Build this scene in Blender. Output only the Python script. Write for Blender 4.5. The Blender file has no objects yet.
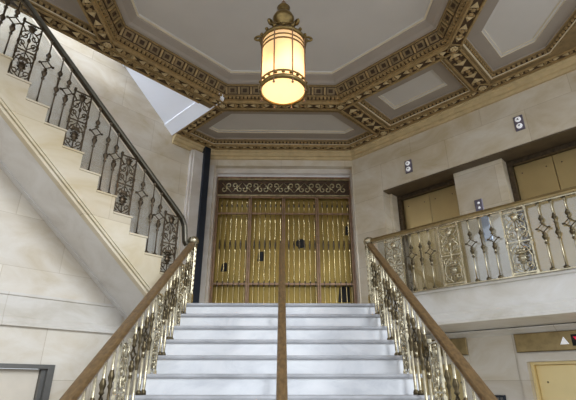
import bpy, math, random
from mathutils import Matrix, Vector
from mathutils.geometry import tessellate_polygon
random.seed(4)
sc = bpy.context.scene
C = sc.collection
PI = math.pi
Q = math.sqrt(0.5)

# ------------------------------------------------------------------ sizes
E = 1.81                      # eye height
H = 2.77                      # landing height
NR, RISE, GO = 16, 2.77/16, 0.277
YT = 5.63                     # edge of the landing at the head of the stair
XR = 1.205                    # balustrade lines of the stair
ZC = 4.25 + E                 # underside of the ceiling beams
R45, L45 = -PI/4, PI/4
RO = Vector((1.40, 7.60, 0))  # corner back / right wall
LO = Vector((-1.40, 7.60, 0))


def lin(c):
    return tuple(((v/12.92) if v <= 0.04045 else ((v+0.055)/1.055)**2.4) for v in c)


def rgb(h):
    return lin(tuple(int(h[i:i+2], 16)/255 for i in (0, 2, 4)))


# ------------------------------------------------------------------ materials
def new_mat(name):
    m = bpy.data.materials.new(name)
    m.use_nodes = True
    nt = m.node_tree
    return m, nt, nt.nodes['Principled BSDF']


def plain(name, h, rough=0.6, metal=0.0, noise=0.06, scale=6.0, emit=0.0, bump=0.0):
    m, nt, b = new_mat(name)
    c = rgb(h)
    tc = nt.nodes.new('ShaderNodeTexCoord')
    n = nt.nodes.new('ShaderNodeTexNoise')
    n.inputs['Scale'].default_value = scale
    n.inputs['Detail'].default_value = 5
    nt.links.new(tc.outputs['Object'], n.inputs['Vector'])
    r = nt.nodes.new('ShaderNodeValToRGB')
    r.color_ramp.elements[0].position = 0.3
    r.color_ramp.elements[1].position = 0.7
    r.color_ramp.elements[0].color = (*[v*(1-noise*2) for v in c], 1)
    r.color_ramp.elements[1].color = (*[min(1, v*(1+noise)) for v in c], 1)
    nt.links.new(n.outputs['Fac'], r.inputs['Fac'])
    nt.links.new(r.outputs['Color'], b.inputs['Base Color'])
    b.inputs['Roughness'].default_value = rough
    b.inputs['Metallic'].default_value = metal
    if emit:
        b.inputs['Emission Color'].default_value = (*c, 1)
        b.inputs['Emission Strength'].default_value = emit
    if bump:
        bp = nt.nodes.new('ShaderNodeBump')
        bp.inputs['Strength'].default_value = bump
        nt.links.new(n.outputs['Fac'], bp.inputs['Height'])
        nt.links.new(bp.outputs['Normal'], b.inputs['Normal'])
    return m


def stone(name, a, bcol, ccol, joint=True, rough=0.38, bw=1.25, bh=0.62, scale=1.5):
    """veined cream stone in large blocks (object space: x along, z up)"""
    m, nt, b = new_mat(name)
    N, L = nt.nodes, nt.links
    tc = N.new('ShaderNodeTexCoord')
    mp = N.new('ShaderNodeMapping')
    mp.inputs['Rotation'].default_value = (0.3, 0.5, 0.6)
    mp.inputs['Scale'].default_value = (1, 1, 1.8)
    L.new(tc.outputs['Object'], mp.inputs['Vector'])
    n = N.new('ShaderNodeTexNoise')
    n.inputs['Scale'].default_value = scale
    n.inputs['Detail'].default_value = 7
    n.inputs['Roughness'].default_value = 0.62
    n.inputs['Distortion'].default_value = 0.7
    L.new(mp.outputs['Vector'], n.inputs['Vector'])
    r = N.new('ShaderNodeValToRGB')
    cr = r.color_ramp
    cr.elements[0].position = 0.32
    cr.elements[0].color = (*rgb(bcol), 1)
    cr.elements[1].position = 0.68
    cr.elements[1].color = (*rgb(ccol), 1)
    e = cr.elements.new(0.5)
    e.color = (*rgb(a), 1)
    L.new(n.outputs['Fac'], r.inputs['Fac'])
    out = r.outputs['Color']
    if joint:
        sx = N.new('ShaderNodeSeparateXYZ')
        cx = N.new('ShaderNodeCombineXYZ')
        L.new(tc.outputs['Object'], sx.inputs[0])
        L.new(sx.outputs['X'], cx.inputs['X'])
        L.new(sx.outputs['Z'], cx.inputs['Y'])
        br = N.new('ShaderNodeTexBrick')
        br.inputs['Scale'].default_value = 1.0
        br.inputs['Brick Width'].default_value = bw
        br.inputs['Row Height'].default_value = bh
        br.inputs['Mortar Size'].default_value = 0.004
        br.inputs['Color1'].default_value = (1, 1, 1, 1)
        br.inputs['Color2'].default_value = (0.86, 0.84, 0.82, 1)
        br.inputs['Mortar'].default_value = (0.74, 0.70, 0.64, 1)
        L.new(cx.outputs[0], br.inputs['Vector'])
        mx = N.new('ShaderNodeMixRGB')
        mx.blend_type = 'MULTIPLY'
        mx.inputs['Fac'].default_value = 1.0
        L.new(out, mx.inputs['Color1'])
        L.new(br.outputs['Color'], mx.inputs['Color2'])
        out = mx.outputs['Color']
    L.new(out, b.inputs['Base Color'])
    b.inputs['Roughness'].default_value = rough
    return m


def wood(name, d, l):
    m, nt, b = new_mat(name)
    N, L = nt.nodes, nt.links
    tc = N.new('ShaderNodeTexCoord')
    mp = N.new('ShaderNodeMapping')
    mp.inputs['Scale'].default_value = (1.2, 22, 22)
    L.new(tc.outputs['Object'], mp.inputs['Vector'])
    n = N.new('ShaderNodeTexNoise')
    n.inputs['Scale'].default_value = 2.0
    n.inputs['Detail'].default_value = 4
    L.new(mp.outputs['Vector'], n.inputs['Vector'])
    r = N.new('ShaderNodeValToRGB')
    r.color_ramp.elements[0].position = 0.3
    r.color_ramp.elements[0].color = (*rgb(d), 1)
    r.color_ramp.elements[1].position = 0.7
    r.color_ramp.elements[1].color = (*rgb(l), 1)
    L.new(n.outputs['Fac'], r.inputs['Fac'])
    L.new(r.outputs['Color'], b.inputs['Base Color'])
    b.inputs['Roughness'].default_value = 0.38
    return m


M = {}
M['stone'] = stone('cream_stone', 'DDD5C7', 'D2C6B0', 'E6E1D8')
M['warmstone'] = stone('warm_stone', 'D6CAB4', 'C8B898', 'E0D8C8')
M['jamb'] = stone('jamb_stone', 'C9BFB2', 'BBAFA0', 'D4CCC2', joint=False)
M['string'] = stone('beige_stone', 'D6CAB0', 'CBBB98', 'DDD3BF', bw=1.6, bh=0.9)
M['fascia'] = stone('pale_stone', 'DEDAD2', 'CFC9BC', 'E8E6E2', bw=1.5, bh=2.0)
M['marble'] = stone('white_marble', 'E9EAEC', 'D6D8DC', 'F2F2F3', joint=False, rough=0.28, scale=2.2)
M['tread'] = stone('grey_marble', 'BDBEC2', 'ABACB0', 'CACBCF', joint=False, rough=0.35, scale=3.0)
M['floor'] = stone('floor_marble', 'CFC6B6', 'B9AD99', 'DAD3C6', bw=0.6, bh=0.6, rough=0.3)
M['panel'] = plain('ceiling_panel', 'CCC7C1', 0.8, noise=0.02, scale=2)
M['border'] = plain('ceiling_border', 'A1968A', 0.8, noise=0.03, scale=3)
M['cream'] = plain('cream_line', 'D6C9AE', 0.7, noise=0.04)
M['gold'] = plain('gilded_plaster', 'A58A5C', 0.55, 0.15, noise=0.16, scale=14)
M['goldbase'] = plain('tan_gilding', '846E4A', 0.6, 0.1, noise=0.15, scale=9)
M['soffit'] = stone('pale_soffit_stone', 'D9D6D2', 'CBC6C0', 'E2E0DE', joint=False)
M['golddark'] = plain('umber_ground', '4A3620', 0.75, noise=0.2, scale=18)
M['cornice'] = plain('tan_plaster', 'C3AC80', 0.65, noise=0.08, scale=8)
M['plaster'] = plain('white_plaster', 'F6F8FD', 0.8, noise=0.01, scale=2)
M['brass'] = plain('antique_brass', 'C6BB9F', 0.27, 0.88, noise=0.22, scale=25)
M['brassdark'] = plain('aged_brass', '62563F', 0.32, 0.85, noise=0.25, scale=25)
M['bronze'] = plain('bronze_and_backlit_brass', '5F5241', 0.36, 0.8, noise=0.2, scale=22)  # bronze parts; also side-flight brass with backlit dark in its colour
M['headshade'] = plain('header_shade_brown', '6A5C48', 0.5, 0.4, noise=0.1, scale=6)  # header underside colour, darkened to hold its shade
M['railbronze'] = plain('rail_bronze', '5C574C', 0.36, 0.7, noise=0.1, scale=15)
M['railbrass'] = plain('rail_brass', '9C8860', 0.32, 0.8, noise=0.1, scale=15)
M['gate'] = plain('gate_brass', 'DCC794', 0.26, 0.85, noise=0.15, scale=16)
M['gatebronze'] = plain('gate_bronze', '9C7E66', 0.34, 0.7, noise=0.15, scale=16)
M['gatescroll'] = plain('frieze_brass', 'C2B38C', 0.34, 0.75, noise=0.2, scale=16)
M['lampbrass'] = plain('lantern_brass', '8A7448', 0.34, 0.85, noise=0.2, scale=20)
M['sheet'] = plain('gold_sheet', 'A48C4C', 0.38, 0.8, noise=0.10, scale=2.5)
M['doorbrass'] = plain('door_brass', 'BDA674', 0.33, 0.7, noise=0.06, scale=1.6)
M['doorlit'] = plain('lit_door_brass', 'EDD8A0', 0.35, 0.35, noise=0.05, scale=1.6)  # door brass lightened, so the light on the lower doors is in the colour
M['wood'] = wood('oak_rail', '5E4931', '846A47')
M['postwood'] = wood('post_wood', '57402F', '7A5B44')
M['steel'] = plain('blue_black_steel', '262C36', 0.45, 0.4, noise=0.1)
M['greymetal'] = plain('grey_metal', '6C6B68', 0.4, 0.6, noise=0.06)
M['doorleaf'] = plain('pale_door', 'D6CCBC', 0.5, noise=0.03)
M['black'] = plain('black_gap', '15120F', 0.7, noise=0.0)
M['plate'] = plain('dark_plate', '77717F', 0.4, 0.4, noise=0.05)
M['lampwhite'] = plain('lamp_white', 'F1F1F4', 0.4, noise=0.0, emit=0.25)
M['lampred'] = plain('lamp_red', 'C01E3C', 0.4, noise=0.0, emit=0.5)
M['blueplate'] = plain('blue_steel', 'A9B6CC', 0.3, 0.5, noise=0.05)
M['fillpane'] = plain('fill_pane', 'DCE9FF', 0.2, noise=0.0, emit=16)  # glow of the added window, brightens the stairwell soffit
M['bulb'] = plain('bulb', 'FFD9A0', 0.4, noise=0.0, emit=2)


def lantern_glass():
    m, nt, b = new_mat('lantern_glass')
    N, L = nt.nodes, nt.links
    out = N['Material Output']
    tr = N.new('ShaderNodeBsdfTranslucent')
    tr.inputs['Color'].default_value = (1.0, 0.76, 0.45, 1)
    em = N.new('ShaderNodeEmission')
    em.inputs['Color'].default_value = (1.0, 0.74, 0.40, 1)
    em.inputs['Strength'].default_value = 0.16
    ad = N.new('ShaderNodeAddShader')
    mx = N.new('ShaderNodeMixShader')
    mx.inputs[0].default_value = 0.25
    b.inputs['Base Color'].default_value = (0.95, 0.88, 0.74, 1)
    b.inputs['Roughness'].default_value = 0.3
    L.new(tr.outputs[0], mx.inputs[1])
    L.new(b.outputs[0], mx.inputs[2])
    L.new(mx.outputs[0], ad.inputs[0])
    L.new(em.outputs[0], ad.inputs[1])
    L.new(ad.outputs[0], out.inputs['Surface'])
    return m


M['glass'] = lantern_glass()


def pane_glass(rough):
    m, nt, b = new_mat('clear_pane')
    N, L = nt.nodes, nt.links
    N.remove(b)
    tr = N.new('ShaderNodeBsdfTransparent')
    tr.inputs['Color'].default_value = (0.90, 0.92, 0.93, 1)
    gl = N.new('ShaderNodeBsdfGlossy')
    gl.inputs['Color'].default_value = (1, 1, 1, 1)
    gl.inputs['Roughness'].default_value = rough
    mx = N.new('ShaderNodeMixShader')
    mx.inputs[0].default_value = 0.09
    L.new(tr.outputs[0], mx.inputs[1])
    L.new(gl.outputs[0], mx.inputs[2])
    L.new(mx.outputs[0], N['Material Output'].inputs['Surface'])
    return m


M['pane'] = pane_glass(0.04)
M['satinpane'] = pane_glass(0.3)


# ------------------------------------------------------------------ mesh builder
class MB:
    def __init__(self):
        self.v, self.f, self.mi, self.sm = [], [], [], []
        self.cur, self.smooth = 0, False
        self.M = None

    def add(self, vs, fs):
        o = len(self.v)
        for p in vs:
            p = Vector(p)
            if self.M is not None:
                p = self.M @ p
            self.v.append(tuple(p))
        for f in fs:
            self.f.append(tuple(i+o for i in f))
            self.mi.append(self.cur)
            self.sm.append(self.smooth)
        return self

    def box(self, x0, x1, y0, y1, z0, z1):
        vs = [(x0, y0, z0), (x1, y0, z0), (x1, y1, z0), (x0, y1, z0), (x0, y0, z1), (x1, y0, z1), (x1, y1, z1), (x0, y1, z1)]
        return self.add(vs, [(3, 2, 1, 0), (4, 5, 6, 7), (0, 1, 5, 4), (1, 2, 6, 5), (2, 3, 7, 6), (3, 0, 4, 7)])

    def cbox(self, c, s):
        return self.box(c[0]-s[0]/2, c[0]+s[0]/2, c[1]-s[1]/2, c[1]+s[1]/2, c[2]-s[2]/2, c[2]+s[2]/2)

    def bbox(self, x0, x1, y0, y1, z0, z1, b=0.01):
        """box with the four edges of its -y face chamfered"""
        vs = [(x0, y1, z0), (x1, y1, z0), (x1, y1, z1), (x0, y1, z1),
              (x0, y0+b, z0), (x1, y0+b, z0), (x1, y0+b, z1), (x0, y0+b, z1),
              (x0+b, y0, z0+b), (x1-b, y0, z0+b), (x1-b, y0, z1-b), (x0+b, y0, z1-b)]
        return self.add(vs, [(3, 2, 1, 0)[::-1][::-1], (0, 1, 5, 4), (1, 2, 6, 5), (2, 3, 7, 6), (3, 0, 4, 7),
                             (4, 5, 9, 8), (5, 6, 10, 9), (6, 7, 11, 10), (7, 4, 8, 11), (8, 9, 10, 11)])

    def prism(self, poly, a0, a1, plane='xy'):
        """extrude a simple polygon; plane xy -> along z, xz -> along y, yz -> along x"""
        def P(p, a):
            if plane == 'xy':
                return (p[0], p[1], a)
            if plane == 'xz':
                return (p[0], a, p[1])
            return (a, p[0], p[1])
        n = len(poly)
        vs = [P(p, a0) for p in poly]+[P(p, a1) for p in poly]
        fs = [(i, (i+1) % n, n+(i+1) % n, n+i) for i in range(n)]
        tri = tessellate_polygon([[Vector((p[0], p[1], 0)) for p in poly]])
        fs += [tuple(t) for t in tri]+[tuple(n+i for i in t[::-1]) for t in tri]
        return self.add(vs, fs)

    def tube(self, pts, r, n=6, closed=False, flat=1.0):
        pts = [Vector(p) for p in pts]
        k = len(pts)
        rs = r if isinstance(r, (list, tuple)) else [r]*k
        vs, fs = [], []
        up0 = None
        for i, p in enumerate(pts):
            a = pts[(i-1) % k] if (closed or i > 0) else p
            c = pts[(i+1) % k] if (closed or i < k-1) else p
            t = (c-a).normalized() if (c-a).length > 1e-9 else Vector((0, 0, 1))
            ref = Vector((0, 1, 0)) if abs(t.y) < 0.9 else Vector((0, 0, 1))
            s = t.cross(ref).normalized()
            u = s.cross(t)
            for j in range(n):
                w = 2*PI*j/n
                vs.append(p+s*(math.cos(w)*rs[i])+u*(math.sin(w)*rs[i]*flat))
        m = k if closed else k-1
        for i in range(m):
            for j in range(n):
                a, b = i*n+j, i*n+(j+1) % n
                c, d = ((i+1) % k)*n+(j+1) % n, ((i+1) % k)*n+j
                fs.append((a, b, c, d))
        if not closed:
            fs.append(tuple(range(n))[::-1])
            fs.append(tuple((k-1)*n+j for j in range(n)))
        return self.add(vs, fs)

    def lathe(self, prof, c=(0, 0, 0), n=10, cap=True):
        vs, fs = [], []
        for (r, z) in prof:
            for j in range(n):
                w = 2*PI*j/n
                vs.append((c[0]+r*math.cos(w), c[1]+r*math.sin(w), c[2]+z))
        for i in range(len(prof)-1):
            for j in range(n):
                fs.append((i*n+j, i*n+(j+1) % n, (i+1)*n+(j+1) % n, (i+1)*n+j))
        if cap:
            fs.append(tuple(range(n))[::-1])
            fs.append(tuple((len(prof)-1)*n+j for j in range(n)))
        return self.add(vs, fs)

    def ball(self, c, r, sz=1.0, sy=1.0, n=8):
        pr = [(max(1e-4, r*math.sin(PI*i/6)), -r*sz*math.cos(PI*i/6)) for i in range(7)]
        old = self.M
        m = Matrix.Translation(Vector(c)) @ Matrix.Diagonal((1, sy, 1, 1))
        self.M = (old @ m) if old is not None else m
        self.lathe(pr, n=n)
        self.M = old
        return self

    def sweep(self, path, prof, closed=False):
        """profile (side, up) swept along a path that lies in the local xz-plane; side = y"""
        pts = [Vector((p[0], 0, p[1])) for p in path]
        k, n = len(pts), len(prof)
        vs, fs = [], []
        for i, p in enumerate(pts):
            t0 = (pts[i]-pts[i-1]).normalized() if i > 0 else None
            t1 = (pts[i+1]-pts[i]).normalized() if i < k-1 else None
            t0, t1 = t0 or t1, t1 or t0
            t = (t0+t1).normalized()
            s = 1/max(0.4, t.dot(t0))
            u = Vector((-t.z, 0, t.x))
            for (a, b) in prof:
                vs.append(p+Vector((0, a, 0))+u*(b*s))
        for i in range(k-1):
            for j in range(n):
                fs.append((i*n+j, i*n+(j+1) % n, (i+1)*n+(j+1) % n, (i+1)*n+j))
        fs.append(tuple(range(n))[::-1])
        fs.append(tuple((k-1)*n+j for j in range(n)))
        return self.add(vs, fs)

    def along(self, line, prof, side=1.0):
        """profile (out, z) run along a horizontal polyline; out is to the right of travel times side"""
        pts = [Vector((p[0], p[1])) for p in line]
        k, n = len(pts), len(prof)
        vs, fs = [], []
        for i, p in enumerate(pts):
            d0 = (pts[i]-pts[i-1]).normalized() if i > 0 else None
            d1 = (pts[i+1]-pts[i]).normalized() if i < k-1 else None
            d0, d1 = d0 or d1, d1 or d0
            n0, n1 = Vector((d0.y, -d0.x)), Vector((d1.y, -d1.x))
            nn = (n0+n1).normalized()
            nn = nn/max(0.3, nn.dot(n0))
            for (o, z) in prof:
                q = p+nn*(o*side)
                vs.append((q.x, q.y, z))
        for i in range(k-1):
            for j in range(n):
                fs.append((i*n+j, i*n+(j+1) % n, (i+1)*n+(j+1) % n, (i+1)*n+j))
        fs.append(tuple(range(n)))
        fs.append(tuple((k-1)*n+j for j in range(n))[::-1])
        return self.add(vs, fs)

    def mesh(self, name, mats):
        me = bpy.data.meshes.new(name)
        me.from_pydata(self.v, [], self.f)
        for m in (mats if isinstance(mats, (list, tuple)) else [mats]):
            me.materials.append(M[m] if isinstance(m, str) else m)
        for p, i, s in zip(me.polygons, self.mi, self.sm):
            p.material_index = i
            p.use_smooth = s
        import bmesh
        bm = bmesh.new()
        bm.from_mesh(me)
        bmesh.ops.recalc_face_normals(bm, faces=bm.faces)
        bm.to_mesh(me)
        bm.free()
        me.update()
        return me

    def build(self, name, mats, parent=None, loc=None, rot=0.0):
        o = bpy.data.objects.new(name, self.mesh(name, mats))
        C.objects.link(o)
        if parent is not None:
            o.parent = parent
        if loc is not None:
            o.location = loc
        o.rotation_euler.z = rot
        return o


def tag(o, label, cat, group=None):
    o['label'] = label
    o['category'] = cat
    if group:
        o['group'] = group
    return o


def thing(name, label, cat, loc=(0, 0, 0), rot=0.0, group=None):
    o = bpy.data.objects.new(name, None)
    o.empty_display_size = 0.1
    C.objects.link(o)
    o.location = loc
    o.rotation_euler.z = rot
    return tag(o, label, cat, group)


def struct(o):
    o['kind'] = 'structure'
    return o


def rep(src, parent, loc, sz=1.0, sub=True):
    """copy of a part (and its sub-parts) under a parent"""
    c = src.copy()
    C.objects.link(c)
    c.parent = parent
    c.location = loc
    c.scale = (1, 1, sz)
    if sub:
        for k in list(src.children):
            d = k.copy()
            C.objects.link(d)
            d.parent = c
    return c


# ------------------------------------------------------------------ setting: floor, walls, landing
struct(MB().box(-7, 7, -6, 8.4, -0.2, 0).build('floor', 'floor'))

# upper landing and gallery slab
slab = MB()
slab.prism([(-1.305, 5.665), (-1.305, 5.93), (1.305, 5.93), (1.305, 5.565), (4.33, 2.54), (5.45, 3.66), (1.55, 7.55), (-1.42, 7.56), (-2.31, 6.67)], H-0.32, H)
struct(slab.build('floor_landing', 'fascia'))

# moulded face of the gallery slab
gal = MB()
prof = [(0.0, H-0.34), (0.10, H-0.34), (0.10, H-0.31), (0.075, H-0.28), (0.075, H-0.235), (0.05, H-0.215), (0.03, H-0.20), (0.03, H+0.03), (0.06, H+0.035), (0.06, H+0.06), (-0.10, H+0.06), (-0.10, H), (0.0, H)]
gal.along([(1.30, 5.56), (4.33, 2.53)], [(o-0.05, z) for o, z in prof], side=1)
struct(gal.build('trim_1', 'fascia'))

# back wall with the deep opening for the gate
bw = MB()
GT = 3.95+E
bw.box(-1.85, -1.29, 7.6, 8.2, H-0.4, 6.9)
bw.box(1.38, 1.85, 7.6, 8.2, H-0.4, 6.9)
bw.box(-1.29, 1.38, 7.6, 8.2, GT, 6.9)
bw.box(-1.85, 1.85, 7.6, 8.2, 0, H-0.4)
struct(bw.build('wall_back', 'warmstone'))
tr = MB()   # stone architrave round the opening
tr.box(-1.385, -1.295, 7.53, 7.62, H, GT-0.03)
tr.box(-1.29, -1.262, 7.66, 7.95, H, GT-0.10)
tr.box(1.362, 1.38, 7.66, 7.95, H, GT-0.10)
tr.box(-1.29, 1.38, 7.72, 7.95, GT-0.10, GT)
struct(tr.build('trim_2', 'jamb'))

# right wall, upper floor (local x along the wall, y into the wall)
HB = 3.24+E
E1, E2 = (0.62, 1.85), (2.62, 3.85)
rw = MB()
rw.box(0, 5.3, 0, 0.7, HB, 6.9)
rw.box(0, E1[0], 0, 0.7, H-0.33, HB)
rw.box(E1[1], E2[0], 0.2, 0.7, H-0.33, HB)
rw.box(E2[1], 5.3, 0.2, 0.7, H-0.33, HB)
rw.box(E1[0], E1[0]+0.05, 0.2, 0.7, H-0.33, HB)
rw.box(E1[0], E2[1], 0.53, 0.7, H-0.33, HB)
struct(rw.build('wall_right', 'warmstone', loc=RO, rot=R45))

hs_ = MB()  # added dark sheet under the header, its brown standing for the soffit's shade
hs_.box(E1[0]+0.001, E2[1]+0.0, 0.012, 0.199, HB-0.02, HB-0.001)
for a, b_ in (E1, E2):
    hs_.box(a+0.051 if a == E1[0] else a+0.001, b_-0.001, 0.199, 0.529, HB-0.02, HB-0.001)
struct(hs_.build('header_shade', 'headshade', loc=RO, rot=R45))

# right wall under the gallery
LW = -0.495
LT = 2.06
rl = MB()
xs = [-1.6, E1[0], E1[1], E2[0], E2[1], 5.3]
for a, b in ((xs[0], xs[1]), (xs[2], xs[3]), (xs[4], xs[5])):
    rl.box(a, b, LW, LW+0.45, 0, H-0.33)
for a, b in ((xs[1], xs[2]), (xs[3], xs[4])):
    rl.box(a, b, LW, LW+0.45, LT, H-0.33)
    rl.box(a, b, LW+0.3, LW+0.45, 0, LT)
struct(rl.build('wall_right_lower', 'stone', loc=RO, rot=R45))
cv = MB()
cv.prism([(LW, H-0.33), (LW-0.10, H-0.33), (LW-0.10, H-0.345), (LW-0.03, H-0.375), (LW, H-0.40)], -0.3, 5.3, 'yz')
struct(cv.build('trim_3', 'fascia', loc=RO, rot=R45))

# left wall of the stair hall (local x runs towards the corner, so the hall is at negative x)
lw = MB()
lw.box(-7.5, 0, 0, 0.4, H-0.4, 11.0)
struct(lw.build('wall_left', 'warmstone', loc=LO, rot=L45))
pil = MB()
pil.box(-0.47, -0.17, -0.07, 0.0, H, ZC-0.16)
pil.box(-0.43, -0.21, -0.10, -0.07, H, ZC-0.16)
struct(pil.build('trim_4', 'jamb', loc=LO, rot=L45))

# ------------------------------------------------------------------ side flight rising to the left
LYW = -0.56
FX, FY = -1.255, -1.53          # newel in the left frame
T2, R2, N2 = 0.233, 0.203, 15
SL = R2/T2
D0, Z0 = -0.06, -0.10            # first nosing lies a little inside the newel line
tz = lambda k: (k+1)*R2+Z0
dE = N2*T2+D0
poly = [(FX-0.16, H-0.001), (FX-0.001, H-0.001)]
for k in range(N2):
    poly += [(FX-max(0.001, k*T2+D0), H+tz(k)), (FX-(k+1)*T2-D0, H+tz(k))]
sof = lambda d: 0.59+E+SL*d
poly += [(FX-dE, sof(dE)), (FX-0.16, sof(0.16))]
fl = thing('side_staircase', 'beige stone stair flight climbing steeply up to the left along the wall', 'staircase', LO, L45)
f = MB()
f.prism(poly, FY, -0.002, 'xz')
f.build('stringer', 'string', fl)
f = MB()
f.prism([(FX-0.165, sof(0.165)-0.005), (FX-dE, sof(dE)-0.005), (FX-dE, sof(dE)-0.045), (FX-0.165, sof(0.165)-0.045)], FY+0.03, FY+0.12, 'xz')
f.prism([(FX-0.165, sof(0.165)+0.03), (FX-dE, sof(dE)+0.03), (FX-dE, sof(dE)+0.075), (FX-0.165, sof(0.165)+0.075)], FY-0.018, FY+0.02, 'xz')
f.build('string_moulding', 'string', fl)
f = MB()
f.prism([(FX-0.165, sof(0.165)-0.004), (FX-dE, sof(dE)-0.004), (FX-dE, sof(dE)-0.012), (FX-0.165, sof(0.165)-0.012)], FY+0.13, LYW-0.002, 'xz')
f.prism([(FX-0.165, sof(0.165)-0.013), (FX-dE, sof(dE)-0.013), (FX-dE, sof(dE)-0.030), (FX-0.165, sof(0.165)-0.030)], LYW-0.10, LYW-0.002, 'xz')
f.build('soffit', 'soffit', fl)
for k in range(N2):
    t = MB()
    x1 = FX-k*T2-D0
    t.box(x1-T2-0.001, x1+0.012, FY-0.012, -0.004, H+tz(k)+0.001, H+tz(k)+0.022)
    t.build('tread', 'string', fl)

# wall standing under the side flight, with the string course at landing level
LY = -0.56
lu = MB()
DX0, DX1, DH = -3.6, -2.34, 2.03
lu.prism([(0.2, 0), (0.2, H-0.34), (FX-0.0, H-0.34), (FX-dE, sof(dE)-0.004), (-7.5, sof(dE)-0.004), (-7.5, 0), (DX0, 0), (DX0, DH), (DX1, DH), (DX1, 0)], LY, LY+0.4, 'xz')
struct(lu.build('wall_left_lower', 'stone', loc=LO, rot=L45))
sc_ = MB()
sc_.prism([(LY+0.0, H-0.34), (LY-0.05, H-0.34), (LY-0.05, H-0.32), (LY-0.03, H-0.29), (LY-0.03, H-0.25), (LY-0.012, H-0.23), (LY-0.012, H-0.01), (LY-0.03, H), (LY-0.03, H+0.03), (LY, H+0.03)], -7.5, FX-0.35, 'yz')
struct(sc_.build('trim_5', 'fascia', loc=LO, rot=L45))

# unseen wall closing the far end, its glowing window added to light the stairwell
WZ0, WZ1 = 6.2, 10.2
wn = MB()
wn.box(-6.5, -6.3, -1.9, -1.5, 0, 11)
wn.box(-6.5, -6.3, -0.2, -0.001, 0, 11)
wn.box(-6.5, -6.3, -1.5, -0.2, 0, WZ0)
wn.box(-6.5, -6.3, -1.5, -0.2, WZ1, 11)
wf = struct(wn.build('wall_end', 'stone', loc=LO, rot=L45))
wn = MB()
for (c, d, e, g_) in ((-1.499, -1.43, WZ0, WZ1), (-0.27, -0.201, WZ0, WZ1), (-0.88, -0.82, WZ0, WZ1), (-1.43, -0.27, WZ0+0.001, WZ0+0.07), (-1.43, -0.27, WZ1-0.07, WZ1-0.001), (-1.43, -0.27, 8.0, 8.06)):
    wn.box(-6.45, -6.33, c, d, e, g_)
wf = struct(wn.build('added_window', 'greymetal', loc=LO, rot=L45))
wp = MB()
wp.box(-6.40, -6.39, -1.43, -0.27, WZ0+0.07, WZ1-0.07)
wp.build('pane', 'fillpane', wf)

# soffit of the next flight up, seen through the stair well
uf = MB()
def up_sof(x):      # x local; line fitted along the wall
    return 4.27+E+0.86*(-(x+0.89))
uf.prism([(-0.885, up_sof(-0.885)), (-5.0, up_sof(-5.0)), (-5.0, up_sof(-5)+0.4), (-0.885, up_sof(-0.885)+0.4)], -1.55, -0.002, 'xz')
for xa, xb in ((-1.06, -0.886), (-2.07, -1.97)):
    uf.prism([(xa, up_sof(xa)-0.002), (xb, up_sof(xb)-0.002), (xb, up_sof(xb)-0.03), (xa, up_sof(xa)-0.03)], -1.54, -0.004, 'xz')
struct(uf.build('ceiling_stairwell', 'plaster', loc=LO, rot=L45))

# ------------------------------------------------------------------ main marble stair
ms = thing('main_staircase', 'broad white marble staircase rising to the landing before the gold gate', 'staircase', (0, YT-(NR-1)*GO, 0))
yb = lambda i: (i-1)*GO                 # nosing of tread i in local y
poly = [(0.02, 0.0)]
for i in range(1, NR+1):
    poly += [(yb(i)+0.02, i*RISE-0.036)]
    if i < NR:
        poly += [(yb(i+1)+0.02, i*RISE-0.036)]
poly += [(yb(NR)+0.0201, 0.0)]
b = MB()
b.prism(poly, -1.27, 1.27, 'yz')
b.build('body', 'marble', ms)
for i in range(1, NR+1):
    t = MB()
    y0 = yb(i)-0.012
    y1 = yb(i+1)+0.019 if i < NR else yb(i)+0.30
    z = i*RISE
    if i == NR:
        y1 = yb(i)+0.299
    t.prism([(y0, z-0.030), (y0-0.005, z-0.018), (y0, z-0.006), (y0+0.008, z), (y1, z), (y1, z-0.035), (y0+0.006, z-0.035)], -1.30, 1.30, 'yz')
    t.build('tread', 'tread', ms)


# ------------------------------------------------------------------ balustrades
def ring(mb, cx, cz, rx, rz, r, n=12, a0=0, a1=2*PI, y=0):
    pts = [(cx+rx*math.cos(a0+(a1-a0)*i/n), y, cz+rz*math.sin(a0+(a1-a0)*i/n)) for i in range(n+1)]
    if abs(a1-a0-2*PI) < 1e-6:
        mb.tube(pts[:-1], r, 5, closed=True)
    else:
        mb.tube(pts, r, 5)


def spiral(mb, cx, cz, r0, r1, a0, a1, r=0.006, n=14):
    pts = []
    for i in range(n+1):
        u = i/n
        a, q = a0+(a1-a0)*u, r0+(r1-r0)*u
        pts.append((cx+q*math.cos(a), 0, cz+q*math.sin(a)))
    mb.tube(pts, r*1.25, 5)
    return pts


BH = 0.72


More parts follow.
